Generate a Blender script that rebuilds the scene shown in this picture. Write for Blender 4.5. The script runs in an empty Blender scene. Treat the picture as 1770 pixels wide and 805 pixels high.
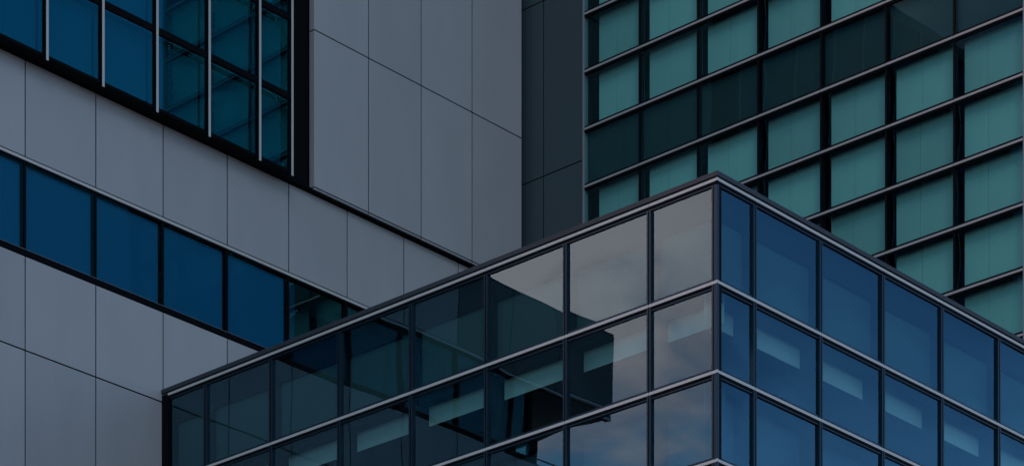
import bpy, math, random
from mathutils import Vector, Matrix
R = math.radians
rnd = random.Random(7)
sc = bpy.context.scene
col = sc.collection
CZ = 1.6                                     # eye height: all heights below are given above the eye, CZ is added

# ------------------------------------------------------------------ camera
cd = bpy.data.cameras.new('camera'); cam = bpy.data.objects.new('camera', cd); col.objects.link(cam)
cam.location = (-47.203, -37.255, CZ)
cam.rotation_euler = (R(90), 0, math.atan2(.671390, .741104) - R(90))
cd.sensor_width = 36; cd.lens = 105.856
cd.shift_y = 2297.5 / 1770; cd.clip_end = 6000
sc.camera = cam

# ------------------------------------------------------------------ sky, sun, exposure
SUN_DIR = Vector((-.50, -.66, .50)).normalized()      # towards the sun
w = bpy.data.worlds.new('World'); sc.world = w; w.use_nodes = True
nt = w.node_tree; N = nt.nodes; Lk = nt.links; N.clear()
def nd(t, **k):
    n = N.new(t)
    for a, b in k.items(): setattr(n, a, b)
    return n
def math_(op, a, b=None, clamp=False):
    n = nd('ShaderNodeMath', operation=op, use_clamp=clamp)
    for i, v in enumerate((a, b)):
        if v is None: continue
        if isinstance(v, (int, float)): n.inputs[i].default_value = v
        else: Lk.new(v, n.inputs[i])
    return n.outputs[0]
def maprange(v, a, b, c=0., d=1., smooth=True):
    n = nd('ShaderNodeMapRange', interpolation_type='SMOOTHSTEP' if smooth else 'LINEAR')
    Lk.new(v, n.inputs['Value'])
    for nm, x in zip(('From Min', 'From Max', 'To Min', 'To Max'), (a, b, c, d)): n.inputs[nm].default_value = x
    return n.outputs[0]
sky = nd('ShaderNodeTexSky', sky_type='NISHITA'); sky.sun_disc = False
sky.sun_elevation = math.asin(SUN_DIR.z); sky.sun_rotation = math.atan2(SUN_DIR.x, SUN_DIR.y)
sky.altitude = 100; sky.air_density = 1.0; sky.dust_density = .1; sky.ozone_density = 4.5
tc = nd('ShaderNodeTexCoord')
mp = nd('ShaderNodeMapping'); mp.inputs['Scale'].default_value = (1, 1, 3.0)
Lk.new(tc.outputs['Generated'], mp.inputs['Vector'])
n1 = nd('ShaderNodeTexNoise'); n1.inputs['Scale'].default_value = 7.5; n1.inputs['Detail'].default_value = 7; n1.inputs['Roughness'].default_value = .55
n1.inputs['Distortion'].default_value = .4
Lk.new(mp.outputs[0], n1.inputs['Vector'])
n2 = nd('ShaderNodeTexNoise'); n2.inputs['Scale'].default_value = 1.7; n2.inputs['Detail'].default_value = 5
Lk.new(mp.outputs[0], n2.inputs['Vector'])
sep = nd('ShaderNodeSeparateXYZ'); Lk.new(tc.outputs['Generated'], sep.inputs[0])
DX, DY, DZ = sep.outputs
wob = math_('SUBTRACT', n1.outputs[0], .5)
az = math_('ARCTAN2', DY, math_('MULTIPLY', DX, -1))                          # 0 = due left (-x), + towards +y
# bright cloud bank low on the left, ragged underside; a second, higher veil on the same side
bank = math_('MULTIPLY', maprange(math_('ADD', DZ, math_('MULTIPLY', wob, .17)), .332, .392),
             maprange(math_('ADD', az, math_('MULTIPLY', wob, .10)), .56, .70))
west = maprange(math_('MULTIPLY', DX, -1), .1, .55)
veil = math_('MULTIPLY', math_('MULTIPLY', maprange(math_('ADD', DZ, math_('MULTIPLY', wob, .2)), .52, .64), west), .8)
thin = math_('MULTIPLY', maprange(n2.outputs[0], .52, .80), .35)
low = nd('ShaderNodeMix', data_type='RGBA')           # pale haze low over the horizon
Lk.new(math_('MULTIPLY', maprange(math_('ADD', DZ, math_('MULTIPLY', wob, .15)), .39, .33), .6), low.inputs[0])
Lk.new(sky.outputs[0], low.inputs[6]); low.inputs[7].default_value = (5.2, 9.4, 14.2, 1)
east = nd('ShaderNodeMix', data_type='RGBA')          # pale blue veil facing the right-hand glass
Lk.new(math_('MULTIPLY', math_('MULTIPLY', maprange(DX, .2, .55), maprange(math_('ADD', DZ, math_('MULTIPLY', wob, .12)), .62, .46)), .45), east.inputs[0])
Lk.new(low.outputs[2], east.inputs[6]); east.inputs[7].default_value = (2.2, 5.4, 10.8, 1)
hor = nd('ShaderNodeMix', data_type='RGBA')           # bright strip along the horizon
Lk.new(maprange(DZ, .31, .16, 0, .8), hor.inputs[0]); Lk.new(east.outputs[2], hor.inputs[6]); hor.inputs[7].default_value = (7.2, 8.0, 9.2, 1)
grey = nd('ShaderNodeMix', data_type='RGBA')          # neutral high cloud
Lk.new(math_('MAXIMUM', veil, thin, clamp=True), grey.inputs[0]); Lk.new(hor.outputs[2], grey.inputs[6]); grey.inputs[7].default_value = (6.4, 7.4, 8.6, 1)
mix = nd('ShaderNodeMix', data_type='RGBA')
Lk.new(bank, mix.inputs[0]); Lk.new(grey.outputs[2], mix.inputs[6])
CLOUD = (27, 15.0, 13.2, 1)
mix.inputs[7].default_value = CLOUD
bg = nd('ShaderNodeBackground'); bg.inputs['Strength'].default_value = .15
out = nd('ShaderNodeOutputWorld'); Lk.new(mix.outputs[2], bg.inputs['Color']); Lk.new(bg.outputs[0], out.inputs[0])

sl = bpy.data.lights.new('sun', 'SUN'); so = bpy.data.objects.new('sun', sl); col.objects.link(so)
sl.energy = .5; sl.angle = R(20); sl.color = (1, .97, .93)
so.rotation_euler = SUN_DIR.to_track_quat('Z', 'Y').to_euler()
so.location = (0, 0, 120)
sc.view_settings.view_transform = 'Standard'; sc.view_settings.look = 'None'
sc.view_settings.exposure = -.5; sc.view_settings.gamma = 1
sc.render.engine = 'CYCLES'
sc.cycles.max_bounces = 10; sc.cycles.transparent_max_bounces = 12; sc.cycles.glossy_bounces = 5
sc.cycles.caustics_reflective = False; sc.cycles.caustics_refractive = False

# ------------------------------------------------------------------ materials
def newmat(name):
    m = bpy.data.materials.new(name); m.use_nodes = True
    return m, m.node_tree.nodes, m.node_tree.links
def surf(name, c, rough=.5, metal=0, var=0, island=0, spec=.5, bump=0, obj_var=0, stint=None):
    """opaque surface; var = large soft weathering, island = tone change from panel to panel"""
    m, n, l = newmat(name)
    p = n['Principled BSDF']
    p.inputs['Base Color'].default_value = (*c, 1); p.inputs['Roughness'].default_value = rough
    p.inputs['Metallic'].default_value = metal; p.inputs['Specular IOR Level'].default_value = spec
    if stint: p.inputs['Specular Tint'].default_value = (*stint, 1)
    if var or island or bump:
        t = n.new('ShaderNodeTexCoord')
        mpn = n.new('ShaderNodeMapping'); mpn.inputs['Scale'].default_value = (1, 1, .35)
        l.new(t.outputs['Object'], mpn.inputs[0])
        a = n.new('ShaderNodeTexNoise'); a.inputs['Scale'].default_value = 1.1; a.inputs['Detail'].default_value = 6; a.inputs['Roughness'].default_value = .6
        l.new(mpn.outputs[0], a.inputs['Vector'])
        mr = n.new('ShaderNodeMapRange'); l.new(a.outputs[0], mr.inputs[0])
        mr.inputs[1].default_value = .25; mr.inputs[2].default_value = .75
        mr.inputs[3].default_value = 1 - var; mr.inputs[4].default_value = 1 + var
        g = n.new('ShaderNodeNewGeometry')
        mi = n.new('ShaderNodeMapRange'); l.new(g.outputs['Random Per Island'], mi.inputs[0])
        mi.inputs[3].default_value = 1 - island; mi.inputs[4].default_value = 1 + island
        if obj_var:
            oi = n.new('ShaderNodeObjectInfo'); mo = n.new('ShaderNodeMapRange'); l.new(oi.outputs['Random'], mo.inputs[0])
            mo.inputs[3].default_value = 1 - obj_var; mo.inputs[4].default_value = 1 + obj_var
            m2 = n.new('ShaderNodeMath'); m2.operation = 'MULTIPLY'; l.new(mr.outputs[0], m2.inputs[0]); l.new(mo.outputs[0], m2.inputs[1]); mr = m2
        mu = n.new('ShaderNodeMath'); mu.operation = 'MULTIPLY'
        l.new(mr.outputs[0], mu.inputs[0]); l.new(mi.outputs[0], mu.inputs[1])
        vm = n.new('ShaderNodeVectorMath'); vm.operation = 'SCALE'; vm.inputs[0].default_value = c
        l.new(mu.outputs[0], vm.inputs['Scale']); l.new(vm.outputs[0], p.inputs['Base Color'])
        if bump:
            b = n.new('ShaderNodeBump'); b.inputs['Strength'].default_value = bump; b.inputs['Distance'].default_value = .02
            l.new(a.outputs[0], b.inputs['Height']); l.new(b.outputs[0], p.inputs['Normal'])
    return m
def glass(name, tint, refl, ior, rough=.006):
    """coated, tinted architectural glass: fresnel mix of a clear tinted pane and a mirror-like coat"""
    m, n, l = newmat(name); n.remove(n['Principled BSDF'])
    o = n['Material Output']
    # Schlick reflectance, the same from both sides of the pane
    f0 = ((ior - 1) / (ior + 1)) ** 2
    lw = n.new('ShaderNodeLayerWeight')
    pw_ = n.new('ShaderNodeMath'); pw_.operation = 'POWER'; l.new(lw.outputs['Facing'], pw_.inputs[0]); pw_.inputs[1].default_value = 5
    f = n.new('ShaderNodeMath'); f.operation = 'MULTIPLY_ADD'; l.new(pw_.outputs[0], f.inputs[0])
    f.inputs[1].default_value = 1 - f0; f.inputs[2].default_value = f0
    t = n.new('ShaderNodeBsdfTransparent'); t.inputs[0].default_value = (*tint, 1)
    g = n.new('ShaderNodeBsdfGlossy'); g.inputs[0].default_value = (*refl, 1); g.inputs['Roughness'].default_value = rough
    mx = n.new('ShaderNodeMixShader')
    l.new(f.outputs[0], mx.inputs[0]); l.new(t.outputs[0], mx.inputs[1]); l.new(g.outputs[0], mx.inputs[2])
    l.new(mx.outputs[0], o.inputs[0])
    return m
M = {}
M['white'] = surf('white_cladding', (.345, .370, .388), .42, var=.055, island=.055, bump=.03)
M['dark_clad'] = surf('dark_grey_cladding', (.034, .060, .070), .45, var=.06, island=.06, bump=.03)
M['joint'] = surf('joint_black', (.004, .005, .007), .7, spec=.1)
M['black'] = surf('black_metal', (.0025, .004, .006), .6, spec=.06)
M['slate'] = surf('slate_metal', (.008, .016, .024), .3, var=.1, spec=.4, stint=(.32, .68, 1))
M['coping'] = surf('coping_metal', (.020, .031, .042), .6, var=.08)
M['silver'] = surf('silver_trim', (.50, .525, .51), .45, metal=.1, var=.05)
M['rail'] = surf('tower_rail', (.33, .34, .34), .5, metal=.1, var=.05)
M['trim_grey'] = surf('grey_trim', (.20, .235, .26), .4, var=.05)
M['interior'] = surf('dark_interior', (.012, .015, .018), .85, spec=.1)
M['blind'] = surf('blind_fabric', (.34, .40, .385), .85, var=.07, obj_var=.15, island=.07)
M['blind_white'] = surf('white_blind_fabric', (.35, .42, .39), .85, var=.06, obj_var=.16)
M['refl_fill_teal'] = surf('teal_reflection_fill', (.05, .13, .16), .85, var=.08, obj_var=.12)  # teal put in behind the upper glass to even out its reflections
M['panel_blue'] = surf('blue_back_panel', (.020, .050, .050), .7, var=.06, obj_var=.08)
M['panel_grey'] = surf('grey_back_panel', (.028, .055, .075), .7, var=.06)
M['panel_dark'] = surf('dark_back_panel', (.011, .020, .025), .7, var=.06)
M['ribbon'] = surf('blue_sky_reflection', (.0008, .082, .172), .5, var=.03, spec=.1)  # even blue standing in for the sky reflected in the ribbon panes
M['concrete'] = surf('concrete', (.30, .30, .30), .85, var=.12)
M['roof'] = surf('roof_gravel', (.22, .22, .22), .9, var=.15)
M['asphalt'] = surf('asphalt', (.05, .05, .052), .9, var=.15)
M['glass_pod'] = glass('podium_glass', (.62, .86, .86), (.40, .78, 1.0), 2.05)
M['glass_tow'] = glass('tower_glass', (.60, .95, .93), (.32, .85, 1.0), 1.45)
M['glass_off'] = glass('office_glass', (.14, .50, .62), (.06, .74, 1.0), 1.82)
M['glass_clear'] = glass('clear_glass', (.93, .97, 1.0), (.1, .9, 1.0), 1.25)
M['glass_rib'] = glass('ribbon_glass', (.20, .62, .66), (.45, .95, 1.0), 2.0)

# ------------------------------------------------------------------ mesh helpers
class MB:
    def __init__(s): s.v = []; s.f = []
    def box(s, x0, x1, y0, y1, z0, z1):
        b = len(s.v)
        s.v += [(x, y, z) for z in (z0, z1) for y in (y0, y1) for x in (x0, x1)]
        s.f += [tuple(b + i for i in q) for q in ((0,2,3,1),(4,5,7,6),(0,1,5,4),(2,6,7,3),(0,4,6,2),(1,3,7,5))]
        return s
    def tube(s, p, q, r, n=8):
        p, q = Vector(p), Vector(q); d = (q - p).normalized()
        a = d.orthogonal().normalized(); c = d.cross(a); b = len(s.v)
        for e in (p, q):
            for k in range(n):
                t = 2 * math.pi * k / n
                s.v.append(tuple(e + r * (math.cos(t) * a + math.sin(t) * c)))
        for k in range(n): s.f.append((b + k, b + (k + 1) % n, b + n + (k + 1) % n, b + n + k))
        s.f.append(tuple(b + k for k in reversed(range(n)))); s.f.append(tuple(b + n + k for k in range(n)))
        return s
    def pane(s, w_, h_, bulge, y=0., n=8):
        b = len(s.v)
        for j in range(n + 1):
            for i in range(n + 1):
                a, c = i / n, j / n
                s.v.append((a * w_, y - bulge * 16 * a * (1 - a) * c * (1 - c), c * h_))
        for j in range(n):
            for i in range(n):
                k = b + j * (n + 1) + i
                s.f.append((k, k + 1, k + n + 2, k + n + 1))
        return s
    def build(s, name, mat, parent=None, loc=(0, 0, 0), rz=0, smooth=False, off=(0, 0, 0), bevel=0):
        me = bpy.data.meshes.new(name)
        me.from_pydata([(x - off[0], y - off[1], z - off[2]) for x, y, z in s.v], [], s.f)
        me.materials.append(mat); me.update()
        if smooth:
            for p in me.polygons: p.use_smooth = True
        o = bpy.data.objects.new(name, me); col.objects.link(o)
        o.parent = parent; o.location = loc; o.rotation_euler.z = rz
        if bevel:
            m = o.modifiers.new('bevel', 'BEVEL'); m.width = bevel; m.segments = 2; m.limit_method = 'ANGLE'
        return o
def thing(name, label, cat, loc):
    o = bpy.data.objects.new(name, None); col.objects.link(o); o.location = loc
    o['label'] = label; o['category'] = cat
    return o
class Face:
    """a facade: local x runs to the viewer's right, local y goes into the building, z up (above the eye)"""
    def __init__(s, root, ox, oy, rot):
        s.root, s.o, s.rz = root, (ox, oy), rot
    def put(s, mb, name, mat, u=0, y=0, z=0, **k):
        """mesh is in face coordinates relative to (u, y, z)"""
        c, sn = math.cos(s.rz), math.sin(s.rz)
        wx = s.o[0] + u * c - y * sn; wy = s.o[1] + u * sn + y * c
        r = s.root.location
        return mb.build(name, mat, s.root, (wx - r.x, wy - r.y, z + CZ - r.z), s.rz, **k)
    def pane(s, u0, u1, z0, z1, y, mat, tilt=.10, bulge=.0022):
        w_, h_ = u1 - u0, z1 - z0
        o = s.put(MB().pane(w_, h_, rnd.uniform(.3, 1) * bulge), 'window', mat, u0, y, z0, smooth=True)
        o.rotation_euler.z += R(rnd.uniform(-tilt, tilt)); o.rotation_euler.x += 0
        return o
YW = 16.629            # plane of the white wall;  x = 0 podium left face;  y = 0 podium right face
XT = 12.652            # plane of the tower face

# ------------------------------------------------------------------ ground
g = MB().box(-3000, 3000, -3000, 3000, -.4, 0).build('ground', M['asphalt']); g['kind'] = 'structure'

# ================================================================== white office block
ob = thing('office_block', 'white panelled office block with a blue ribbon window and finned upper glazing', 'building', (0, 22, 0))
F = Face(ob, 0, YW, 0)
XL = -22.0             # far left end of the lower wall
joints = [-22, -20.4, -18.36, -16.31, -14.28, -12.24, -10.2, -8.16, -6.12, -4.12, -2.055, 0, 2.047, 4.086, 6.108, 8.151, 10.188, XT]
G = .016               # half joint
def clad(fc, xs, zs, y0, y1, name, mat, gx=G, gz=G, keep=None):
    m = MB()
    for a, b in zip(xs, xs[1:]):
        for c, d in zip(zs, zs[1:]):
            if keep and not keep(a, b, c, d): continue
            m.box(a + gx, b - gx, y0, y1, c + gz, d - gz)
    return fc.put(m, name, mat, bevel=.004)
lo = clad(F, joints, [-1.6, 2.1, 6.3, 10.5, 14.7, 18.95, 23.2, 27.414, 29.546], 0, .08, 'wall', M['white'])
clad(F, [x for x in joints if x >= -10.3], [31.779, 33.977], 0, .08, 'wall', M['white'])
clad(F, [x for x in joints if -16.4 <= x <= -10.1], [31.779, 33.977], 0, .08, 'wall', M['dark_clad'])  # unseen stretch, made dark so its reflection in the wing glass stays dark
# dark sub-frame behind the panels, the body of the block
F.put(MB().box(XL, XT, .013, .2, -1.6, 29.5), 'backing', M['joint'])
F.put(MB().box(-16.3, XT, .013, .2, 31.72, 33.95), 'backing', M['joint'])
F.put(MB().box(XL, XT, .205, 12, -1.6, 29.45), 'core', M['concrete'])
F.put(MB().box(-16.3, XT, .205, 12, 31.8, 33.93), 'core', M['concrete'])
F.put(MB().box(-16.28, -11.25, .0, 12, 33.98, 34.02), 'roof', M['roof'])
# lip over the ribbon window
m = MB()
for a, b in zip([-16.3] + joints[4:], joints[4:]):
    if b > a: m.box(a, b - .004, -.012, .09, 31.70, 31.765)
F.put(m, 'lip', M['silver'])
# ribbon window
F.put(MB().box(-13, XT, -.004, .14, 29.556, 29.69), 'sill', M['black'])
F.put(MB().box(-13, XT, .012, .03, 29.693, 29.706), 'sill_glint', M['trim_grey'])  # grey strip painted in for the thin reflection along the glass edge
F.put(MB().box(-13, XT, .02, .14, 31.655, 31.698), 'head', M['black'])
F.put(MB().box(-13, XT, 1.4, 12, 29.46, 31.79), 'core', M['interior'])
F.put(MB().box(-13.16, -13.0, .0, .3, 29.55, 31.69), 'post', M['black'])
rj = [x for x in joints if x >= -12.3]
rj = [-13.0] + rj
for i, (a, b) in enumerate(zip(rj, rj[1:])):
    F.put(MB().box(b - .036, b + .036, .014, .16, 29.69, 31.655), 'mullion', M['black'])
    a0, b0 = a + (.036 if i else 0), b - .036
    if a < -6.2 or a > 4:
        if 4 < a < 5:            # this bay: a strip of painted sky reflection, then clear dark glass
            p = F.pane(a0, b0, 29.706, 31.655, .10, M['glass_rib'])
            MB().box(0, .27, .03, .05, 0, 1.95).build('back_panel', M['ribbon'], p)
        else:
            p = F.pane(a0, b0, 29.706, 31.655, .10, M['glass_rib'])
            MB().box(.1, b0 - a0 - .1, .5, .52, 0, 1.9).build('blind', M['panel_grey'], p)
    else:
        p = F.pane(a0, b0, 29.706, 31.655, .03, M['glass_clear'])
        MB().box(.03, b0 - a0 - .03, .09, .11, .0, 1.93).build('back_panel', M['ribbon'], p)  # blue sheet behind clear glass, in place of a sky reflection
# terrace railing left of the ribbon window
m = MB()
for h_ in (.16, .34): m.tube((XL + .1, .35, 29.56 + h_), (-13.2, .35, 29.56 + h_), .022)
for k in range(9): m.tube((-13.3 - k * 1.05, .35, 29.5), (-13.3 - k * 1.05, .35, 29.92), .02)
F.put(m, 'railing', M['black'])
# upper storeys: projecting glass box with silver fins
D = -.42
OPEN = R(-.5)
XG0, XG1 = -11.2, 3.74
F.put(MB().box(XG0, XG1 + .05, D + .02, .2, 33.978, 34.03), 'soffit', M['black'])
F.put(MB().box(XG1 + .05, XT, -.15, .2, 33.981, 34.03), 'soffit', M['black'])
fins = [-3.88 + 1.637 * k for k in range(-4, 5)] + [3.744]
fins = [x for x in fins if x > XG0 + .3]
zt = [33.985, 35.84, 37.77, 39.70, 41.63, 43.56, 45.5, 47.4]
for x in fins:
    fn = F.put(MB().box(-.031, .031, D - .075, D - .06, 33.89 - 34, 47.5 - 34), 'fin', M['silver'], x, 0, 34)
    MB().box(-.033, .033, D - .06, D + .1, 33.92 - 34, 47.5 - 34).build('mullion', M['black'], fn)
for z in zt[1:-1]:
    F.put(MB().box(XG0, XG1, D - .02, D + .06, -.075, .075), 'transom', M['black'], 0, 0, z)
F.put(MB().box(XG0, XG1 + .04, D + .004, D + .1, 33.98, 34.05), 'sill', M['black'])
ed = [XG0] + fins
for i, (a, b) in enumerate(zip(ed, ed[1:])):
    for j, (c, d) in enumerate(zip(zt, zt[1:])):
        p = F.pane(a + .03, b - .03, c + .07, d - .07, D + .02, M['glass_off'], tilt=.05, bulge=.0008)
        p.rotation_euler.z += OPEN
        MB().box(.02, b - a - .08, .30, .31, 0, d - c - .14).build('blind', M['refl_fill_teal'], p)  # added sheet, not a real blind: teal fill for the tower's reflection
F.put(MB().box(XG0, XG1 + .03, D + .55, 12, 34.05, 47.45), 'core', M['interior'])
F.put(MB().box(XG0, XG1 + .04, D, 12, 47.5, 47.9), 'roof', M['roof'])
F.put(MB().box(XG1 + .045, XG1 + .075, D + .02, .1, 34.03, 47.5), 'reveal', M['black'])
F.put(MB().box(XG1 + .08, 4.9, .0, .1, 34.03, 47.5), 'reveal', M['black'])
# upper white wall right of the glazing
DW = -.2
clad(F, [4.743, 6.669, 8.584, 10.505, 12.448], [33.985, 34.05, 37.94, 42.2, 46.5, 48], DW, DW + .17, 'wall', M['white'], gz=.014)
F.put(MB().box(4.775, 12.42, DW + .013, .3, 34.03, 47.9), 'backing', M['joint'])
F.put(MB().box(12.45, XT - .004, -.004, .012, 33.98, 47.9), 'reveal', M['dark_clad'])
F.put(MB().box(4.79, XT, .305, 12, 34.03, 47.9), 'core', M['concrete'])

# ================================================================== glass tower
tw = thing('glass_tower', 'dark gridded office tower with teal blinds behind its windows', 'building', (20, 9, 0))
T = Face(tw, XT, YW, R(-90))
TE = 15.83
U0 = 2.227
mul = [4.11, 6.03, 7.955, 9.895, 11.83, 13.785]
zr = [36.08 + 1.509 * k for k in range(-7, 9)]        # row boundaries, the spandrel row is 36.08..37.59
# dark panelled return wall beside the white wall
clad(T, [-.01, .786, U0 - .03], [-1.6, 3.6, 8.27, 12.93, 17.6, 22.3, 27, 32.16, 36.82, 41.48, 46.1, 51], 0, .1, 'wall', M['dark_clad'])
T.put(MB().box(-.4, U0, .013, .3, -1.6, 51), 'backing', M['joint'])
T.put(MB().box(U0 - .026, U0 + .018, -.05, .12, -1.6, 51), 'corner_trim', M['trim_grey'])
T.put(MB().box(.15, TE - .05, .95, 14, -1.6, 51), 'core', M['interior'])
T.put(MB().box(.15, TE, .0, 14, 51.01, 51.6), 'roof', M['roof'])
T.put(MB().box(U0 + .02, TE, .0, .9, -1.6, zr[0] - .06), 'lower_wall', M['dark_clad'])
T.put(MB().box(TE - .06, TE, -.01, 14, -1.6, 51), 'backing', M['joint'])
clad(Face(tw, XT, YW - TE, 0), [.0, 2.0, 4.0, 6.0, 8.0, 10.0, 12.0, 14.0], [-1.6, 3.6, 8.27, 12.93, 17.6, 22.3, 27, 32.16, 36.82, 41.48, 46.1, 51], -.06, .002, 'wall', M['dark_clad'])
T.put(MB().box(TE - .11, TE - .062, -.05, .05, zr[0], 51), 'corner_trim', M['trim_grey'])
cols = [U0 + .02] + mul + [TE - .11]
for x in mul: T.put(MB().box(-.028, .028, -.012, .16, zr[0], 51), 'mullion', M['black'], x)
for z in zr:
    t = T.put(MB().box(U0 + .02, TE - .11, -.02, .10, -.085, .085), 'transom', M['black'], 0, 0, z)
    m = MB()
    for a, b in zip(cols, cols[1:]): m.box(a + .006, b - .006, -.046, -.021, -.028, .025)
    m.build('trim', M['rail'], t)
    T.put(MB().box(U0 + .03, TE - .12, .101, .94, -.05, .05), 'floor_slab', M['interior'], 0, 0, z)
for i, (a, b) in enumerate(zip(cols, cols[1:])):
    ml = 0 if i == 0 else .028
    for j, (c, d) in enumerate(zip(zr, zr[1:])):
        if d > 46.8: continue
        a0, b0, c0, d0 = a + ml, b - .028, c + .085, d - .085
        p = T.pane(a0, b0, c0, d0, .012, M['glass_tow'], tilt=.12)
        wd, hg = b0 - a0, d0 - c0
        gl = .28 if i == 0 else .105
        if j == 7:
            MB().box(.02, wd - .0, .10, .12, 0, hg).build('back_panel', M['panel_dark'], p)
        else:
            sx = gl + (wd - gl) * rnd.uniform(.36, .42)
            MB().box(gl, sx, .235, .243, .0, hg + .05).box(sx + .006, wd - .02, .237, .245, .0, hg + .05).build('blind', M['blind'], p)
T.put(MB().box(U0 + .02, TE - .12, .01, .1, zr[-1], 51), 'upper_wall', M['dark_clad'])

# ================================================================== low glazed wing
pw = thing('glazed_wing', 'low glass wing with silver bands in front of the white block and the tower', 'building', (6, 8, 0))
LW = YW - .004
PL = Face(pw, 0, YW, R(-90))       # left face, u = 0 at the white wall
PR = Face(pw, 0, 0, 0)             # right face, u = 0 at the corner
rows = [27.541, 25.501, 23.719, 21.95, 20.18]
lm = [YW - s for s in (16.444, 15.126, 12.91, 10.695, 8.468, 6.238, 3.995, 1.732)]
rm = [1.206, 3.446, 5.684, 7.909, 10.157, XT - .1]
def wing_face(fc, u_start, u_end, mulls, left, end_black):
    cols_ = [u_start] + mulls + [u_end] if left else [u_start] + mulls
    # silver bands with dark frame above and below
    for k, z in enumerate(rows):
        fr = fc.put(MB().box(u_start, u_end, -.015, .12, -.11, .085 if k else .06), 'transom', M['slate'], 0, 0, z)
        m = MB()
        for a, b in zip(cols_, cols_[1:]):
            e = b + (.055 if left and b == u_end else 0)
            m.box((a - .055 if not left and a == 0 else a) + .005, e - (.005 if e == b else 0), -.045, -.016, -.032, .026)
        m.build('trim', M['silver'], fr)
        MB().box(u_start, u_end, -.03, -.016, -.075, -.045).build('shadow_gap', M['black'], fr)
    for x in mulls[(1 if left else 0):(None if left else -1)]:
        mm = fc.put(MB().box(-.054, -.014, -.035, .1, 20.2, 27.43).box(.014, .054, -.035, .1, 20.2, 27.43), 'mullion', M['slate'], x)
        MB().box(-.013, .013, -.012, .1, 20.2, 27.43).build('groove', M['black'], mm)
        MB().box(-.05, .05, .105, 1.3, 20.2, 27.0).build('partition', M['interior'], mm)
    # panes
    for i, (a, b) in enumerate(zip(cols_, cols_[1:])):
        if end_black and i == 0: continue
        for j in range(4):
            z1, z0 = rows[j] - .11, rows[j + 1] + .085
            ea = .054 if a in mulls else (.11 if not left else .0)
            eb = .054 if b in mulls else .11
            if left and b == u_end: eb = .11
            a0, b0 = a + ea, b - eb
            p = fc.pane(a0, b0, z0, z1, .02, M['glass_pod'], tilt=.14, bulge=.004)
            wd, hg = b0 - a0, z1 - z0
            if j == 0:
                MB().box(.06, wd - .06, .20, .22, .0, hg - .04).build('back_panel', M['panel_blue'], p)
            elif j == 1:
                if wd > .3:
                    MB().box(.06, wd - .06, .42, .428, hg - .52, hg + .06).build('blind', M['blind_white'], p)
            else:
                MB().box(.06, wd - .06, .42, .44, .0, hg).build('back_panel', M['panel_grey'] if j == 2 else M['panel_dark'], p)
wing_face(PL, .0, YW, lm, True, True)
wing_face(PR, 0, XT - .02, rm, False, False)
# black end frame against the white wall, corner posts
PL.put(MB().box(.004, lm[0] + .03, -.05, .3, 20.2, 27.56), 'end_frame', M['black'])
cp = PL.put(MB().box(YW - .105, YW - .065, -.035, .1, 20.2, 27.43).box(YW - .045, YW + .035, -.035, .03, 20.2, 27.43), 'corner_post', M['slate'])
PL.put(MB().box(YW - .064, YW - .046, -.012, .1, 20.2, 27.43), 'corner_post', M['black'])
PR.put(MB().box(.036, .105, -.034, .1, 20.2, 27.43), 'corner_post', M['black'])
# coping, parapet back, roof
cpm = MB().box(.004, YW + .07, -.07, .35, 27.592, 27.69)
PL.put(cpm, 'coping', M['coping'], bevel=.006)
PR.put(MB().box(.352, XT - .02, -.07, .35, 27.592, 27.69), 'coping', M['coping'], bevel=.006)
PL.put(MB().box(.01, YW, -.02, .1, 27.602 - .0, 27.591), 'coping_joint', M['black'])
pw_r = Face(pw, 0, 0, 0)
pw_r.put(MB().box(.165, .36, .165, YW - .02, 26.9, 27.59).box(.361, XT - .03, .165, .36, 26.9, 27.59), 'parapet', M['black'])
pw_r.put(MB().box(.2, XT - .03, .2, YW - .03, 27.0, 27.15), 'roof', M['roof'])
pw_r.put(MB().box(1.5, XT - .03, 1.5, YW - .03, -1.6, 26.99), 'core', M['interior'])
for z in rows[1:]:
    pw_r.put(MB().box(.18, XT - .05, .18, YW - .05, z - .21, z + .06), 'floor_slab', M['interior'])
# plain storeys below
pw_r.put(MB().box(.0, XT - .03, .0, YW - .03, -1.6, 20.05), 'lower_wall', M['dark_clad'])
